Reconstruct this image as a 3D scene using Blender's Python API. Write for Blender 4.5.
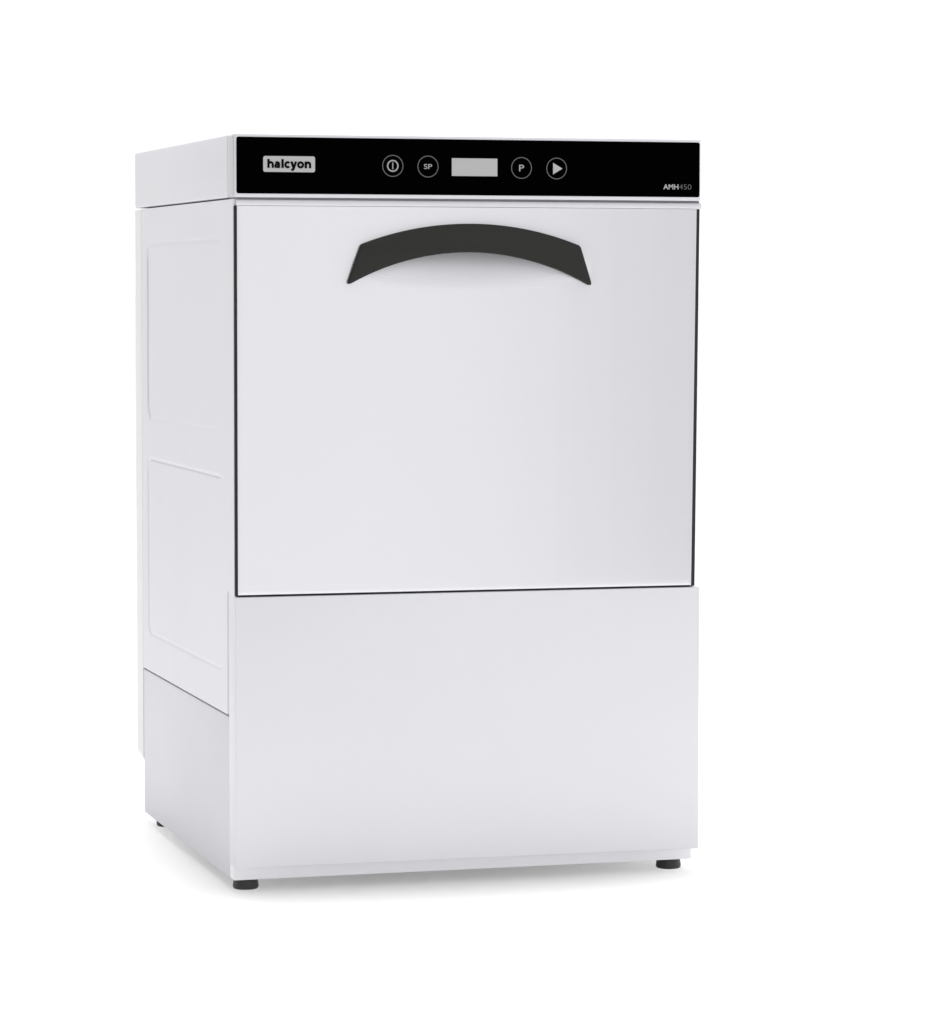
import bpy, bmesh, math
from mathutils import Vector, Matrix
from mathutils.geometry import tessellate_polygon

# ------------------------------------------------------------------ scene, camera, world, light
S = bpy.context.scene
C = S.collection
for o in list(bpy.data.objects):
    bpy.data.objects.remove(o)

FZ = 0.0243                      # floor height in the measured coordinates; everything is shifted down by it

cam_d = bpy.data.cameras.new('camera')
cam = bpy.data.objects.new('camera', cam_d)
C.objects.link(cam)
S.camera = cam
yaw, pit, rol, fpx = 0.2761, -0.0634, 0.0013, 3550.73
fwd = Vector((math.sin(yaw) * math.cos(pit), math.cos(yaw) * math.cos(pit), math.sin(pit)))
rgt = Vector((math.cos(yaw), -math.sin(yaw), 0))
upv = rgt.cross(fwd)
r2 = rgt * math.cos(rol) + upv * math.sin(rol)
u2 = -rgt * math.sin(rol) + upv * math.cos(rol)
M = Matrix((r2, u2, -fwd)).transposed().to_4x4()
M.translation = Vector((-0.7779, -3.6727, 0.6704 - FZ))
cam.matrix_world = M
cam_d.sensor_fit = 'VERTICAL'
cam_d.sensor_height = 24.0
cam_d.lens = 24.0 * fpx / 1024.0
cam_d.clip_start = 0.05
cam_d.clip_end = 500

S.view_settings.view_transform = 'Standard'
S.view_settings.look = 'None'
S.view_settings.exposure = 0.0
S.view_settings.gamma = 1.0

w = bpy.data.worlds.new('World')
S.world = w
w.use_nodes = True
nt = w.node_tree
nt.nodes.clear()


def node(tree, kind, **kw):
    n = tree.nodes.new(kind)
    for k, v in kw.items():
        setattr(n, k, v)
    return n


def wmap(src, a, b, lo, hi):
    n = node(nt, 'ShaderNodeMapRange', interpolation_type='SMOOTHSTEP')
    nt.links.new(src, n.inputs['Value'])
    for k, v in (('From Min', a), ('From Max', b), ('To Min', lo), ('To Max', hi)):
        n.inputs[k].default_value = v
    return n.outputs['Result']


def wmath(op, a, b):
    n = node(nt, 'ShaderNodeMath', operation=op)
    for i, v in enumerate((a, b)):
        if isinstance(v, (int, float)):
            n.inputs[i].default_value = v
        else:
            nt.links.new(v, n.inputs[i])
    return n.outputs[0]


# a white studio all round: brightest behind the machine, softer on the viewer's side, with one dimmer
# upright zone (added to shape the reflection) that the satin door mirrors on its right half
tc = node(nt, 'ShaderNodeTexCoord')
sp = node(nt, 'ShaderNodeSeparateXYZ')
nt.links.new(tc.outputs['Generated'], sp.inputs[0])
back = wmap(sp.outputs['Y'], -0.15, 0.25, 0.0, 1.0)
high = wmap(sp.outputs['Z'], 0.0, 0.9, 1.25, 1.42)
left = wmap(sp.outputs['X'], -0.7, -0.08, 0.12, 1.0)
high = wmath('MULTIPLY', high, left)
az = wmath('ARCTAN2', sp.outputs['X'], wmath('MULTIPLY', sp.outputs['Y'], -1.0))
zone = wmath('MULTIPLY', wmap(az, 0.285, 0.335, 0.0, 1.0), wmap(az, 0.55, 0.9, 1.0, 0.0))
zone = wmath('MULTIPLY', zone, wmap(sp.outputs['Y'], -0.2, -0.1, 1.0, 0.0))
zone = wmath('ADD', zone, wmap(az, 0.15, 0.25, 0.25, 0.0))
front = wmath('MULTIPLY', high, wmath('SUBTRACT', 1.0, wmath('MULTIPLY', zone, 0.36)))
rad = wmath('ADD', wmath('MULTIPLY', back, 1.15), wmath('MULTIPLY', wmath('SUBTRACT', 1.0, back), front))
bg = node(nt, 'ShaderNodeBackground')
bg.inputs['Color'].default_value = (1, 1, 1, 1)
nt.links.new(rad, bg.inputs['Strength'])
wo = node(nt, 'ShaderNodeOutputWorld')
nt.links.new(bg.outputs[0], wo.inputs['Surface'])

# overhead softbox, a little behind the machine: its shadow falls just in front of the feet
ld = bpy.data.lights.new('overhead_softbox', 'AREA')
ld.shape = 'RECTANGLE'
ld.size, ld.size_y = 0.9, 0.55
ld.energy = 132
lo = bpy.data.objects.new('overhead_softbox', ld)
C.objects.link(lo)
lo.location = (0.26, 0.30, 4.0)


# ------------------------------------------------------------------ materials
def mat(name, col, rough=0.5, metal=0.0, spec=0.5, wave=0.0, mottle=0.0, rvar=0.0, streak=0.0):
    m = bpy.data.materials.new(name)
    m.use_nodes = True
    t = m.node_tree
    b = t.nodes['Principled BSDF']
    b.inputs['Base Color'].default_value = (*col, 1)
    b.inputs['Roughness'].default_value = rough
    b.inputs['Metallic'].default_value = metal
    b.inputs['Specular IOR Level'].default_value = spec
    co = node(t, 'ShaderNodeTexCoord')
    if mottle:
        n = node(t, 'ShaderNodeTexNoise')
        n.inputs['Scale'].default_value = 9.0
        n.inputs['Detail'].default_value = 4.0
        t.links.new(co.outputs['Object'], n.inputs['Vector'])
        mx = node(t, 'ShaderNodeMix', data_type='RGBA')
        mx.inputs['A'].default_value = (*[c * (1 - mottle) for c in col], 1)
        mx.inputs['B'].default_value = (*[min(1, c * (1 + mottle)) for c in col], 1)
        t.links.new(n.outputs['Fac'], mx.inputs['Factor'])
        t.links.new(mx.outputs['Result'], b.inputs['Base Color'])
    if rvar:
        n = node(t, 'ShaderNodeTexNoise')
        n.inputs['Scale'].default_value = 5.0
        n.inputs['Detail'].default_value = 5.0
        t.links.new(co.outputs['Object'], n.inputs['Vector'])
        r = node(t, 'ShaderNodeMapRange')
        r.inputs['To Min'].default_value = rough - rvar
        r.inputs['To Max'].default_value = rough + rvar
        t.links.new(n.outputs['Fac'], r.inputs['Value'])
        t.links.new(r.outputs['Result'], b.inputs['Roughness'])
    if streak:                                  # faint rolled streaks running up the sheet
        mp = node(t, 'ShaderNodeMapping')
        mp.inputs['Scale'].default_value = (16, 1, 0.35)
        t.links.new(co.outputs['Object'], mp.inputs['Vector'])
        n = node(t, 'ShaderNodeTexNoise')
        n.inputs['Scale'].default_value = 1.0
        n.inputs['Detail'].default_value = 3.0
        t.links.new(mp.outputs['Vector'], n.inputs['Vector'])
        bp = node(t, 'ShaderNodeBump')
        bp.inputs['Strength'].default_value = streak
        bp.inputs['Distance'].default_value = 0.01
        t.links.new(n.outputs['Fac'], bp.inputs['Height'])
        t.links.new(bp.outputs['Normal'], b.inputs['Normal'])
    if wave:
        n = node(t, 'ShaderNodeTexNoise')
        n.inputs['Scale'].default_value = 6.0
        n.inputs['Detail'].default_value = 1.0
        t.links.new(co.outputs['Object'], n.inputs['Vector'])
        bp = node(t, 'ShaderNodeBump')
        bp.inputs['Strength'].default_value = wave
        bp.inputs['Distance'].default_value = 0.01
        t.links.new(n.outputs['Fac'], bp.inputs['Height'])
        t.links.new(bp.outputs['Normal'], b.inputs['Normal'])
    return m


STEEL = mat('satin_white_steel', (0.64, 0.64, 0.67), 0.45, 0.12, 0.25, wave=0.02, mottle=0.012, rvar=0.05)
DOOR = mat('door_steel', (0.66, 0.66, 0.69), 0.13, 0.55, 0.4, streak=0.012, mottle=0.008, rvar=0.02)
_t = DOOR.node_tree
_b = _t.nodes['Principled BSDF']
_a = node(_t, 'ShaderNodeAttribute', attribute_name='recess')
for _name, _plain, _matt in (('Roughness', 0.13, 0.6), ('Metallic', 0.55, 0.0)):
    _m = node(_t, 'ShaderNodeMapRange')
    _m.inputs['To Min'].default_value = _plain
    _m.inputs['To Max'].default_value = _matt
    _t.links.new(_a.outputs['Fac'], _m.inputs['Value'])
    _t.links.new(_m.outputs['Result'], _b.inputs[_name])
END_SHADE = mat('end_shade_grey', (0.50, 0.50, 0.515), 0.45, 0.0, 0.4, mottle=0.01)
SEAM_SHADE = mat('seam_shade_grey', (0.26, 0.26, 0.27), 0.6, 0.0, 0.2, mottle=0.02)
LOWER = mat('lower_side_steel_dimmed', (0.60, 0.60, 0.63), 0.5, 0.1, 0.2, wave=0.02, mottle=0.012, rvar=0.05)  # darker than the upper sheet, partly to offset light bounced off the floor
PLINTH = mat('plinth_white_steel', (0.80, 0.80, 0.83), 0.5, 0.0, 0.3, mottle=0.01)
REAR = mat('rear_white_plastic', (0.70, 0.70, 0.70), 0.5, 0.0, 0.4, mottle=0.01)
CHASSIS = mat('chassis_dark_steel', (0.05, 0.05, 0.055), 0.6, 0.0, 0.3, mottle=0.05)
RUBBER = mat('black_gasket', (0.02, 0.02, 0.024), 0.6, 0.0, 0.25, mottle=0.08)
FOOT = mat('black_foot_rubber', (0.030, 0.030, 0.031), 0.5, 0.0, 0.4, mottle=0.1)
HANDLE = mat('charcoal_handle_plastic', (0.016, 0.017, 0.014), 0.62, 0.0, 0.25, mottle=0.05)
GLASS = mat('black_panel_film', (0.0006, 0.0006, 0.0007), 0.7, 0.0, 0.0)
INK = mat('black_ink', (0.003, 0.003, 0.003), 0.7, 0.0, 0.0)
PALE = mat('pale_grey_print', (0.41, 0.41, 0.41), 0.6, 0.0, 0.1, mottle=0.015)
MIDG = mat('mid_grey_print', (0.32, 0.32, 0.32), 0.6, 0.0, 0.1)
DIM = mat('dim_grey_print', (0.115, 0.115, 0.115), 0.6, 0.0, 0.1)
FLOORM = mat('studio_floor_white_scatter', (0.955, 0.955, 0.955), 0.8, 0.0, 0.1)      # subsurface added to bleed light into the shadow under the machine
_b = FLOORM.node_tree.nodes['Principled BSDF']
_b.inputs['Subsurface Weight'].default_value = 0.62
_b.inputs['Subsurface Radius'].default_value = (1, 1, 1)
_b.inputs['Subsurface Scale'].default_value = 2.0


# ------------------------------------------------------------------ mesh helpers (metres, measured coordinates)
def obj(name, bm, mats, parent=None, smooth=None):
    bmesh.ops.translate(bm, verts=bm.verts, vec=(0, 0, -FZ))
    bmesh.ops.recalc_face_normals(bm, faces=bm.faces)
    me = bpy.data.meshes.new(name)
    bm.to_mesh(me)
    bm.free()
    for m in (mats if isinstance(mats, (list, tuple)) else [mats]):
        me.materials.append(m)
    if smooth is not None:
        for p in me.polygons:
            p.use_smooth = True
        me.set_sharp_from_angle(angle=math.radians(smooth))
    o = bpy.data.objects.new(name, me)
    C.objects.link(o)
    o.parent = parent
    return o


def box(bm, a, b, bev=0.0, seg=2):
    t = bmesh.new()
    bmesh.ops.create_cube(t, size=1.0)
    for v in t.verts:
        v.co = Vector([a[i] + (v.co[i] + 0.5) * (b[i] - a[i]) for i in range(3)])
    if bev:
        bmesh.ops.bevel(t, geom=t.edges[:], offset=bev, segments=seg, profile=0.5, affect='EDGES')
    merge(bm, t)


def merge(bm, t, mi=0):
    for f in t.faces:
        f.material_index = mi
    me = bpy.data.meshes.new('tmp')
    t.to_mesh(me)
    t.free()
    bm.from_mesh(me)
    bpy.data.meshes.remove(me)


def rrect(x0, z0, x1, z1, r, n=6):
    pts = []
    for cx, cz, a0 in ((x1 - r, z1 - r, 0), (x0 + r, z1 - r, 90), (x0 + r, z0 + r, 180), (x1 - r, z0 + r, 270)):
        for k in range(n + 1):
            a = math.radians(a0 + 90 * k / n)
            pts.append((cx + r * math.cos(a), cz + r * math.sin(a)))
    return pts


def prism(bm, pts, y0, y1, mi=0, bev=0.0):
    """an outline in x, z made solid from y0 (front) to y1 (back)"""
    t = bmesh.new()
    n = len(pts)
    P = [Vector(p) for p in pts]
    area = sum(P[i].x * P[(i + 1) % n].y - P[(i + 1) % n].x * P[i].y for i in range(n))
    sgn = 1 if area > 0 else -1

    def inset(d):
        out = []
        for i in range(n):
            a, b = (P[i] - P[i - 1]).normalized(), (P[(i + 1) % n] - P[i]).normalized()
            m = Vector((-a.y - b.y, a.x + b.x)) * sgn
            m = m.normalized() if m.length > 1e-9 else Vector((-a.y, a.x)) * sgn
            out.append(P[i] + m * d)
        return out
    rows = [(y1, 0.0), (y0 + bev, 0.0)]
    if bev:
        rows += [(y0 + bev * (1 - math.sin(a)), bev * (1 - math.cos(a))) for a in (0.52, 1.05, math.pi / 2)]
    loops = [[t.verts.new((q.x, y, q.y)) for q in inset(d)] for y, d in rows]
    for a, b in zip(loops, loops[1:]):
        for k in range(n):
            t.faces.new((a[k], a[(k + 1) % n], b[(k + 1) % n], b[k]))
    for tri in tessellate_polygon([[v.co for v in loops[-1]]]):
        t.faces.new([loops[-1][k] for k in tri])
        t.faces.new([loops[0][k] for k in tri])
    bmesh.ops.recalc_face_normals(t, faces=t.faces)
    merge(bm, t, mi)


def ring(bm, cx, cz, r0, r1, y0, y1, mi=0, n=64):
    t = bmesh.new()
    rows = []
    for r, y in ((r0, y1), (r0, y0), (r1, y0), (r1, y1)):
        rows.append([t.verts.new((cx + r * math.cos(2 * math.pi * k / n), y, cz + r * math.sin(2 * math.pi * k / n)))
                     for k in range(n)])
    for a, b in zip(rows, rows[1:]):
        for k in range(n):
            t.faces.new((a[k], a[(k + 1) % n], b[(k + 1) % n], b[k]))
    merge(bm, t, mi)


def lathe(bm, cx, cy, prof, n=40):
    t = bmesh.new()
    rows = [[t.verts.new((cx + r * math.cos(2 * math.pi * k / n), cy + r * math.sin(2 * math.pi * k / n), z))
             for k in range(n)] for r, z in prof]
    for a, b in zip(rows, rows[1:]):
        for k in range(n):
            t.faces.new((a[k], a[(k + 1) % n], b[(k + 1) % n], b[k]))
    t.faces.new(rows[0])
    t.faces.new(rows[-1])
    merge(bm, t)


def text(bm, s, x0, x1, z0, z1, y0, y1, mi=0, bold=0.0, space=1.0):
    """lettering fitted to a box on the front plane (z0, z1: lowest and highest ink)"""
    cu = bpy.data.curves.new('lettering', 'FONT')
    cu.body = s
    cu.offset = bold
    cu.space_character = space
    cu.resolution_u = 6
    cu.extrude = 0.05
    to = bpy.data.objects.new('lettering', cu)
    C.objects.link(to)
    dg = bpy.context.evaluated_depsgraph_get()
    me = bpy.data.meshes.new_from_object(to.evaluated_get(dg))
    xs = [v.co.x for v in me.vertices]
    ys = [v.co.y for v in me.vertices]
    zs = [v.co.z for v in me.vertices]
    for v in me.vertices:
        fx = (v.co.x - min(xs)) / (max(xs) - min(xs))
        fz = (v.co.y - min(ys)) / (max(ys) - min(ys))
        fy = (v.co.z - min(zs)) / (max(zs) - min(zs))
        v.co = (x0 + fx * (x1 - x0), y1 + fy * (y0 - y1), z0 + fz * (z1 - z0))
    t = bmesh.new()
    t.from_mesh(me)
    merge(bm, t, mi)
    bpy.data.objects.remove(to)
    bpy.data.curves.remove(cu)
    bpy.data.meshes.remove(me)


def sstep(a, b, v):
    t = max(0.0, min(1.0, (v - a) / (b - a)))
    return t * t * (3 - 2 * t)


def frange(a, b, step):
    n = max(1, round((b - a) / step))
    return [a + (b - a) * k / n for k in range(n + 1)]


def sheet(us, vs, fn, back):
    """a pressed sheet: fn(u, v) gives the front point, back(u, v) the rear point; closed all round"""
    t = bmesh.new()
    fr = [[t.verts.new(fn(u, v)) for v in vs] for u in us]
    for i in range(len(us) - 1):
        for j in range(len(vs) - 1):
            t.faces.new((fr[i][j], fr[i + 1][j], fr[i + 1][j + 1], fr[i][j + 1]))
    loop = [(i, 0) for i in range(len(us))] + [(len(us) - 1, j) for j in range(1, len(vs))] + \
           [(i, len(vs) - 1) for i in range(len(us) - 2, -1, -1)] + [(0, j) for j in range(len(vs) - 2, 0, -1)]
    rim = [t.verts.new(back(us[i], vs[j])) for i, j in loop]
    n = len(loop)
    for k in range(n):
        i, j = loop[k]
        i2, j2 = loop[(k + 1) % n]
        t.faces.new((fr[i][j], fr[i2][j2], rim[(k + 1) % n], rim[k]))
    t.faces.new(rim)
    return t


def strokes(bm, path, wd, y0, y1, mi):
    """a broad pen stroke along an open path in x, z, square ended"""
    P = [Vector(p) for p in path]
    L, Rr = [], []
    for i, p in enumerate(P):
        a = (P[i] - P[i - 1]).normalized() if i else None
        b = (P[i + 1] - P[i]).normalized() if i < len(P) - 1 else None
        d = ((a or b) + (b or a)).normalized()
        nrm = Vector((-d.y, d.x))
        k = wd / 2 / max(0.5, abs(d.dot(a or b)))
        L.append(p + nrm * k)
        Rr.append(p - nrm * k)
    prism(bm, [(q.x, q.y) for q in L + Rr[::-1]], y0, y1, mi)


def curve(cx, cz, rx, rz, a0, a1, n=24):
    return [(cx + rx * math.cos(math.radians(a0 + (a1 - a0) * k / n)),
             cz + rz * math.sin(math.radians(a0 + (a1 - a0) * k / n))) for k in range(n + 1)]


def grotesque(bm, x, z, mi):
    """the badge's heavy sans lettering, drawn stroke by stroke; x = left edge, z = baseline"""
    u = 0.00103
    wv, wh = 2.45 * u, 1.95 * u                   # upright and curved stroke widths
    xh, asc = 6.7 * u, 9.1 * u
    n = [0]

    def S(path, wd):
        n[0] += 1
        strokes(bm, path, wd, -0.0014 - 0.00002 * n[0], -0.0010, mi)

    def arch(x0, wd):                             # the shoulder and right leg of h and n
        r = (wd - wv) / 2
        S(curve(x0 + wv / 2 + r, z + xh - wh / 2 - r * 0.95, r, r * 0.95, 165, 0) + [(x0 + wd - wv / 2, z)], wv * 0.95)
    def bowl(cx, rx, a0=0, a1=360):
        S(curve(cx, z + xh / 2, rx - wv / 2 + 0.1 * u, xh / 2 - wh / 2 + 0.1 * u, a0, a1, 40), wv * 0.93)
    S([(x + wv / 2, z), (x + wv / 2, z + asc)], wv)                                   # h
    arch(x, 6.9 * u)
    x0 = x + 7.4 * u                                                                  # a
    S([(x0 + 0.9 * u, z + 4.7 * u)] + curve(x0 + 2.9 * u, z + xh - wh / 2 - 1.5 * u, 1.85 * u, 1.5 * u, 165, 0) +
      [(x0 + 4.75 * u, z + 1.2 * u), (x0 + 5.1 * u, z)], wh * 1.15)
    S(curve(x0 + 2.35 * u, z + 2.0 * u, 1.5 * u, 1.25 * u, 60, 330) + [(x0 + 4.4 * u, z + 2.6 * u)], wh)
    S([(x0 + 2.3 * u, z + 3.35 * u), (x0 + 4.6 * u, z + 3.9 * u)], wh * 0.9)
    x0 = x + 14.7 * u                                                                 # l
    S([(x0 + wv / 2, z), (x0 + wv / 2, z + asc)], wv)
    x0 = x + 17.9 * u                                                                 # c
    bowl(x0 + 3.3 * u, 3.4 * u, 42, 318)
    x0 = x + 24.2 * u                                                                 # y
    S([(x0 + 1.0 * u, z + xh), (x0 + 3.4 * u, z + 0.3 * u)], wv)
    S([(x0 + 5.8 * u, z + xh), (x0 + 3.5 * u, z - 0.2 * u), (x0 + 2.7 * u, z - 1.6 * u), (x0 + 0.8 * u, z - 1.75 * u)], wv * 0.92)
    x0 = x + 31.3 * u                                                                 # o
    bowl(x0 + 3.55 * u, 3.65 * u)
    x0 = x + 39.1 * u                                                                 # n
    S([(x0 + wv / 2, z), (x0 + wv / 2, z + xh)], wv)
    arch(x0, 6.9 * u)


# ------------------------------------------------------------------ the setting
bm = bmesh.new()
box(bm, (-150, -3.0, FZ - 0.2), (150, 220, FZ))
fl = obj('studio_floor', bm, FLOORM)
fl['kind'] = 'structure'

# ------------------------------------------------------------------ the dishwasher
W, D = 0.5206, 0.5757
ZT, ZS = 0.8310, 0.7640            # top, hood seam
root = bpy.data.objects.new('commercial_dishwasher', None)
C.objects.link(root)
root['label'] = 'pale satin steel front-loading dishwasher with black control strip and arched charcoal handle on white floor'
root['category'] = 'dishwasher'

# dark inner body that shows through the seams
bm = bmesh.new()
box(bm, (0.008, 0.040, 0.045), (W - 0.008, 0.520, 0.822))
box(bm, (0.0090, 0.0355, 0.3350), (W - 0.0090, 0.045, 0.7700))
obj('chassis', bm, CHASSIS, root)

# hood
bm = bmesh.new()
box(bm, (0, 0.0345, ZS), (W, D, ZT), 0.0022, 3)
obj('top_cover', bm, STEEL, root, 40)

# front fascia of the hood with two added strips, painted darker for the shaded edge
bm = bmesh.new()
box(bm, (0.0012, 0, ZS), (W - 0.0012, 0.030, ZT), 0.0012, 3)
pan = obj('control_panel', bm, STEEL, root, 40)
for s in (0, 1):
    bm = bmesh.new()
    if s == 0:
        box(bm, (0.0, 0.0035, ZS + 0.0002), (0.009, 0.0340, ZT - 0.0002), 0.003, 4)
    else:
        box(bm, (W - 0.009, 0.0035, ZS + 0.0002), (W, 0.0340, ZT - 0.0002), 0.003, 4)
    obj('end_shade_strip', bm, END_SHADE, pan, 40)

bm = bmesh.new()
prism(bm, rrect(0.0027, 0.7679, W - 0.0029, 0.8273, 0.0022), -0.0006, 0.004)
obj('black_fascia', bm, GLASS, pan)

bm = bmesh.new()
prism(bm, rrect(0.0313, 0.7907, 0.0873, 0.8074, 0.0022), -0.0012, 0.001)
grotesque(bm, 0.0357, 0.7949, 1)
obj('brand_badge', bm, [PALE, INK], pan)

Y0, Y1 = -0.0010, 0.001
RO, RI = 0.0116, 0.0107
for cx, cz, kind in ((0.1722, 0.7984, 'power'), (0.2110, 0.7981, 'special'), (0.3150, 0.7977, 'program'),
                     (0.3545, 0.7975, 'start')):
    bm = bmesh.new()
    ring(bm, cx, cz, RI, RO, Y0, Y1, 1)
    if kind == 'power':
        ring(bm, cx, cz, 0.0049, 0.0064, Y0, Y1, 0)
        prism(bm, rrect(cx - 0.00055, cz - 0.0036, cx + 0.00055, cz + 0.0036, 0.0003, 2), Y0, Y1, 0)
    elif kind == 'special':
        text(bm, 'SP', cx - 0.0045, cx + 0.0045, cz - 0.0027, cz + 0.0027, Y0, Y1, 0, 0.006)
    elif kind == 'program':
        text(bm, 'P', cx - 0.0027, cx + 0.0029, cz - 0.0036, cz + 0.0034, Y0, Y1, 0, 0.010)
    else:
        prism(bm, [(cx - 0.0040, cz - 0.0064), (cx + 0.0066, cz - 0.0001), (cx - 0.0040, cz + 0.0060)], Y0, Y1, 0)
    obj(kind + '_button' if kind != 'special' else 'cycle_button', bm,
        [PALE if kind == 'start' else MIDG, DIM], pan)

bm = bmesh.new()
prism(bm, rrect(0.2373, 0.7884, 0.2880, 0.8073, 0.0003, 2), Y0, Y1)
obj('display', bm, PALE, pan)

bm = bmesh.new()
text(bm, 'AMH', 0.4759, 0.4932, 0.7762, 0.7818, Y0, Y1, 0, 0.012)
text(bm, '450', 0.4940, 0.5081, 0.7762, 0.7818, Y0, Y1, 1, -0.012)
obj('printed_lettering', bm, [PALE, DIM], pan)

# side panels, each with two pressed fields
def field(y, z, y0, z0, y1, z1, r, half, wt):
    """a pressed line round a rounded field, deep at the rear, fading out towards the front"""
    cy, cz, hy, hz = (y0 + y1) / 2, (z0 + z1) / 2, (y1 - y0) / 2 - r, (z1 - z0) / 2 - r
    qx, qz = abs(y - cy) - hy, abs(z - cz) - hz
    d = math.hypot(max(qx, 0), max(qz, 0)) + min(max(qx, qz), 0) - r
    wr, wtop, wbot = wt
    ty, tz = max(0.0, qx), max(0.0, qz)
    k = ty / (ty + tz) if ty + tz > 0 else 0.5
    amp = k * (wr if y > cy else 0.0) + (1 - k) * (wtop if z > cz else wbot) * sstep(y0 - 0.004, y0 + 0.03, y)
    return amp * (1 - sstep(0, half * (0.5 + 0.5 * k), abs(d)))


FIELDS = ((0.060, 0.5150, 0.496, 0.7205, 0.018, 0.0066, (1.9, 0.22, 0.09)), (0.060, 0.2580, 0.498, 0.4655, 0.016, 0.0046, (0.9, 0.45, 0.22)))
YS0, YS1, SEAM = 0.0060, 0.5370, 0.2112


def side(sx):
    us, vs = frange(YS0, YS1, 0.0016), frange(SEAM + 0.0010, ZS - 0.0018, 0.0016)
    X = lambda d: d if sx < 0 else W - 0.0046 - d

    def fn(y, z):
        h = max(field(y, z, *f) for f in FIELDS)
        if z < 0.3445:                            # fold line where the front tray's return ends
            h += 1.8 * (1 - sstep(0, 0.0045, abs(y - 0.0380)))
        e = min(y - YS0, YS1 - y)
        return (X(0.0002 + 0.0036 * h + 0.001 * (1 - sstep(0, 0.002, e))), y, z)
    return sheet(us, vs, fn, lambda y, z: (X(0.0085 if sx < 0 else 0.0055), y, z))


for sx in (-1, 1):
    obj('side_panel', side(sx), STEEL, root, 35)
for s in (0, 1):
    bm = bmesh.new()
    xa, xb = (0.0012, 0.010) if s == 0 else (W - 0.010, W - 0.0012)
    box(bm, (xa, 0.0388, 0.0360), (xb, 0.5383, SEAM - 0.0014), 0.0012, 2)
    obj('lower_side_panel', bm, LOWER, root, 40)

# rear cover bulging behind the side panels
bm = bmesh.new()
t = bmesh.new()
prof = [(0.5385, ZS - 0.002), (0.5805, ZS - 0.002), (0.5805, 0.113), (0.579, 0.109), (0.574, 0.106), (0.5385, 0.1005)]
vs = [t.verts.new((0.0006, y, z)) for y, z in prof]
f = t.faces.new(vs)
ex = bmesh.ops.extrude_face_region(t, geom=[f])
for e in ex['geom']:
    if isinstance(e, bmesh.types.BMVert):
        e.co.x = W - 0.0012
bmesh.ops.bevel(t, geom=[e for e in t.edges if abs(e.verts[0].co.y - e.verts[1].co.y) < 1e-6 and e.verts[0].co.y > 0.57
                         and abs(e.verts[0].co.x - e.verts[1].co.x) < 1e-6], offset=0.0025, segments=3, profile=0.5, affect='EDGES')
merge(bm, t)
obj('rear_cover', bm, REAR, root, 40)

# door: satin sheet with a finger scoop under the handle, a lip along its top, black gasket behind
DX0, DX1, DZ0, DZ1 = 0.0034, 0.5107, 0.3438, 0.7550
HC = 0.2585


def scoop(x, z):
    q = 1 - ((x - HC) / 0.131) ** 2
    if q <= 0:
        return 0.0
    low = 0.6740 - 0.0075 * q
    top = 0.690 + 0.030 * q
    a = max(0.0, min(1.0, (z - low) / 0.046))
    a = a ** 1.7
    b = 1 - sstep(top, top + 0.008, z)
    return 0.020 * q * a * b


edge = [0.0, 0.0006, 0.0012, 0.0018, 0.0025]
us = [DX0 + e for e in edge] + frange(DX0 + 0.0025, DX1 - 0.0025, 0.0025)[1:-1] + [DX1 - e for e in edge[::-1]]
vs = [DZ0 + e for e in edge] + frange(DZ0 + 0.0025, 0.66, 0.006)[1:-1] + frange(0.66, 0.735, 0.0012) + frange(0.735, DZ1, 0.004)[1:]


def skew(x, z):
    """the door sheet is a touch wider at the top"""
    return x + 0.0042 * (x - DX0) / (DX1 - DX0) * (z - DZ0) / (DZ1 - DZ0)


def doorfn(x, z):
    e = min(x - DX0, DX1 - x, z - DZ0)
    return (skew(x, z), 0.0004 + scoop(x, z) + 0.0003 * (1 - sstep(0, 0.0022, e)), z)


door = obj('door', sheet(us, vs, doorfn, lambda x, z: (skew(x, z), 0.0340, z)), DOOR, root, 40)
at = door.data.attributes.new('recess', 'FLOAT', 'POINT')       # the scoop is left matt
for v in door.data.vertices:
    at.data[v.index].value = min(1.0, scoop(v.co.x, v.co.z + FZ) / 0.0022) if v.co.y < 0.03 else 0.0

bm = bmesh.new()                                    # lip along the door's top edge, leaning back a little
t = bmesh.new()
prof = [(0.0016, 0.75505), (0.0004, 0.7556), (0.0000, 0.7570), (0.0003, 0.7590), (0.0014, 0.7607), (0.0035, 0.7617), (0.030, 0.7617), (0.030, 0.7553)]
f = t.faces.new([t.verts.new((0.0030, y, z)) for y, z in prof])
ex = bmesh.ops.extrude_face_region(t, geom=[f])
for e in ex['geom']:
    if isinstance(e, bmesh.types.BMVert):
        e.co.x = W - 0.0002
merge(bm, t)
obj('top_lip', bm, STEEL, door, 50)

bm = bmesh.new()
box(bm, (0.0008, 0.0030, 0.3428), (0.00332, 0.0320, 0.7550))
prism(bm, [(0.51082, 0.3428), (0.5155, 0.3428), (0.5192, 0.7550), (0.51502, 0.7550)], 0.0030, 0.0320)
box(bm, (0.00334, 0.0045, 0.3418), (0.51076, 0.0320, 0.34372))
obj('gasket', bm, RUBBER, door)

bm = bmesh.new()                                    # added strip, grey for the shade in the seam between hood and door
box(bm, (0.0025, 0.0050, 0.7612 + 0.0006), (W - 0.0012, 0.0338, ZS - 0.0001))
obj('seam_shade_strip', bm, SEAM_SHADE, root)

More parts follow.
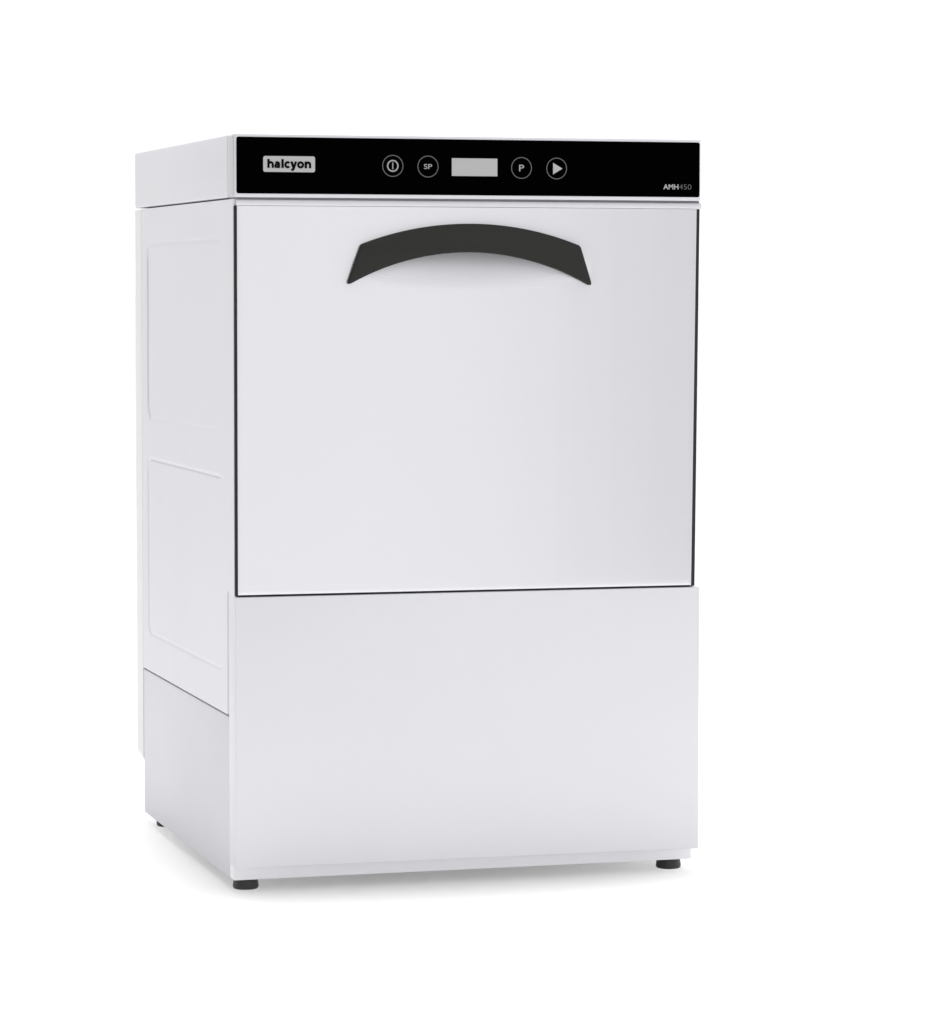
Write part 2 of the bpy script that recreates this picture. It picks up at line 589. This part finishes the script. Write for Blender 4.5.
# arched handle
def arc3(p, q, r, n):
    (ax, az), (bx, bz), (cx, cz) = p, q, r
    d = 2 * (ax * (bz - cz) + bx * (cz - az) + cx * (az - bz))
    ux = ((ax * ax + az * az) * (bz - cz) + (bx * bx + bz * bz) * (cz - az) + (cx * cx + cz * cz) * (az - bz)) / d
    uz = ((ax * ax + az * az) * (cx - bx) + (bx * bx + bz * bz) * (ax - cx) + (cx * cx + cz * cz) * (bx - ax)) / d
    R = math.hypot(ax - ux, az - uz)
    a0, a1 = math.atan2(az - uz, ax - ux), math.atan2(cz - uz, cx - ux)
    return [(ux + R * math.cos(a0 + (a1 - a0) * k / n), uz + R * math.sin(a0 + (a1 - a0) * k / n)) for k in range(n + 1)]


def fillet(pts, corners, n=5):
    out = []
    N = len(pts)
    for i, p in enumerate(pts):
        if i not in corners:
            out.append(p)
            continue
        r = corners[i]
        P, A, B = Vector(p), Vector(pts[i - 1]), Vector(pts[(i + 1) % N])
        a = P + (A - P).normalized() * r
        b = P + (B - P).normalized() * r
        for k in range(n + 1):
            s = k / n
            q = a * (1 - s) ** 2 + P * 2 * s * (1 - s) + b * s * s
            out.append((q.x, q.y))
    return out


HK = -0.0012
top = arc3((0.1380 + HK, 0.7148), (0.2575 + HK, 0.7376), (0.3818 + HK, 0.7144), 40)
bot = arc3((0.3958 + HK, 0.6700), (0.2568 + HK, 0.7070), (0.1221 + HK, 0.6708), 40)
k1 = len(top) - 1
pts = top + bot
out = fillet(pts, {0: 0.003, k1: 0.003, k1 + 1: 0.0068, len(pts) - 1: 0.0068})
bm = bmesh.new()
prism(bm, out, -0.0055, 0.0035, 0, 0.0012)
obj('handle', bm, HANDLE, door, 40)

# lower front panel: a tray with returns down both sides
bm = bmesh.new()
ZP0, ZP1 = 0.0518, 0.3414
box(bm, (0.0, 0.0, ZP0), (W, 0.0335, ZP1), 0.0010, 3)
obj('lower_front_panel', bm, STEEL, root, 40)

# plinth
bm = bmesh.new()
box(bm, (0.0008, 0.0150, 0.0382), (W - 0.0030, 0.0350, 0.0600), 0.0012, 2)
for v in bm.verts:                               # its lower edge drops slightly to the left
    if v.co.z < 0.05:
        v.co.z -= 0.0015 * (1 - v.co.x / W)
box(bm, (0.0120, 0.0355, 0.0385), (W - 0.0120, 0.5300, 0.0440))
obj('plinth', bm, PLINTH, root, 40)

# four adjustable feet
for cx, cy in ((0.0188, 0.0385), (W - 0.0190, 0.0465), (0.0225, 0.4970), (W - 0.0225, 0.4970)):
    bm = bmesh.new()
    lathe(bm, cx, cy, [(0.0126, FZ), (0.0137, FZ + 0.0012), (0.0140, FZ + 0.0035), (0.0132, FZ + 0.0085),
                       (0.0128, FZ + 0.0110), (0.0050, FZ + 0.0114), (0.0050, FZ + 0.0150)])
    obj('foot', bm, FOOT, root, 40)
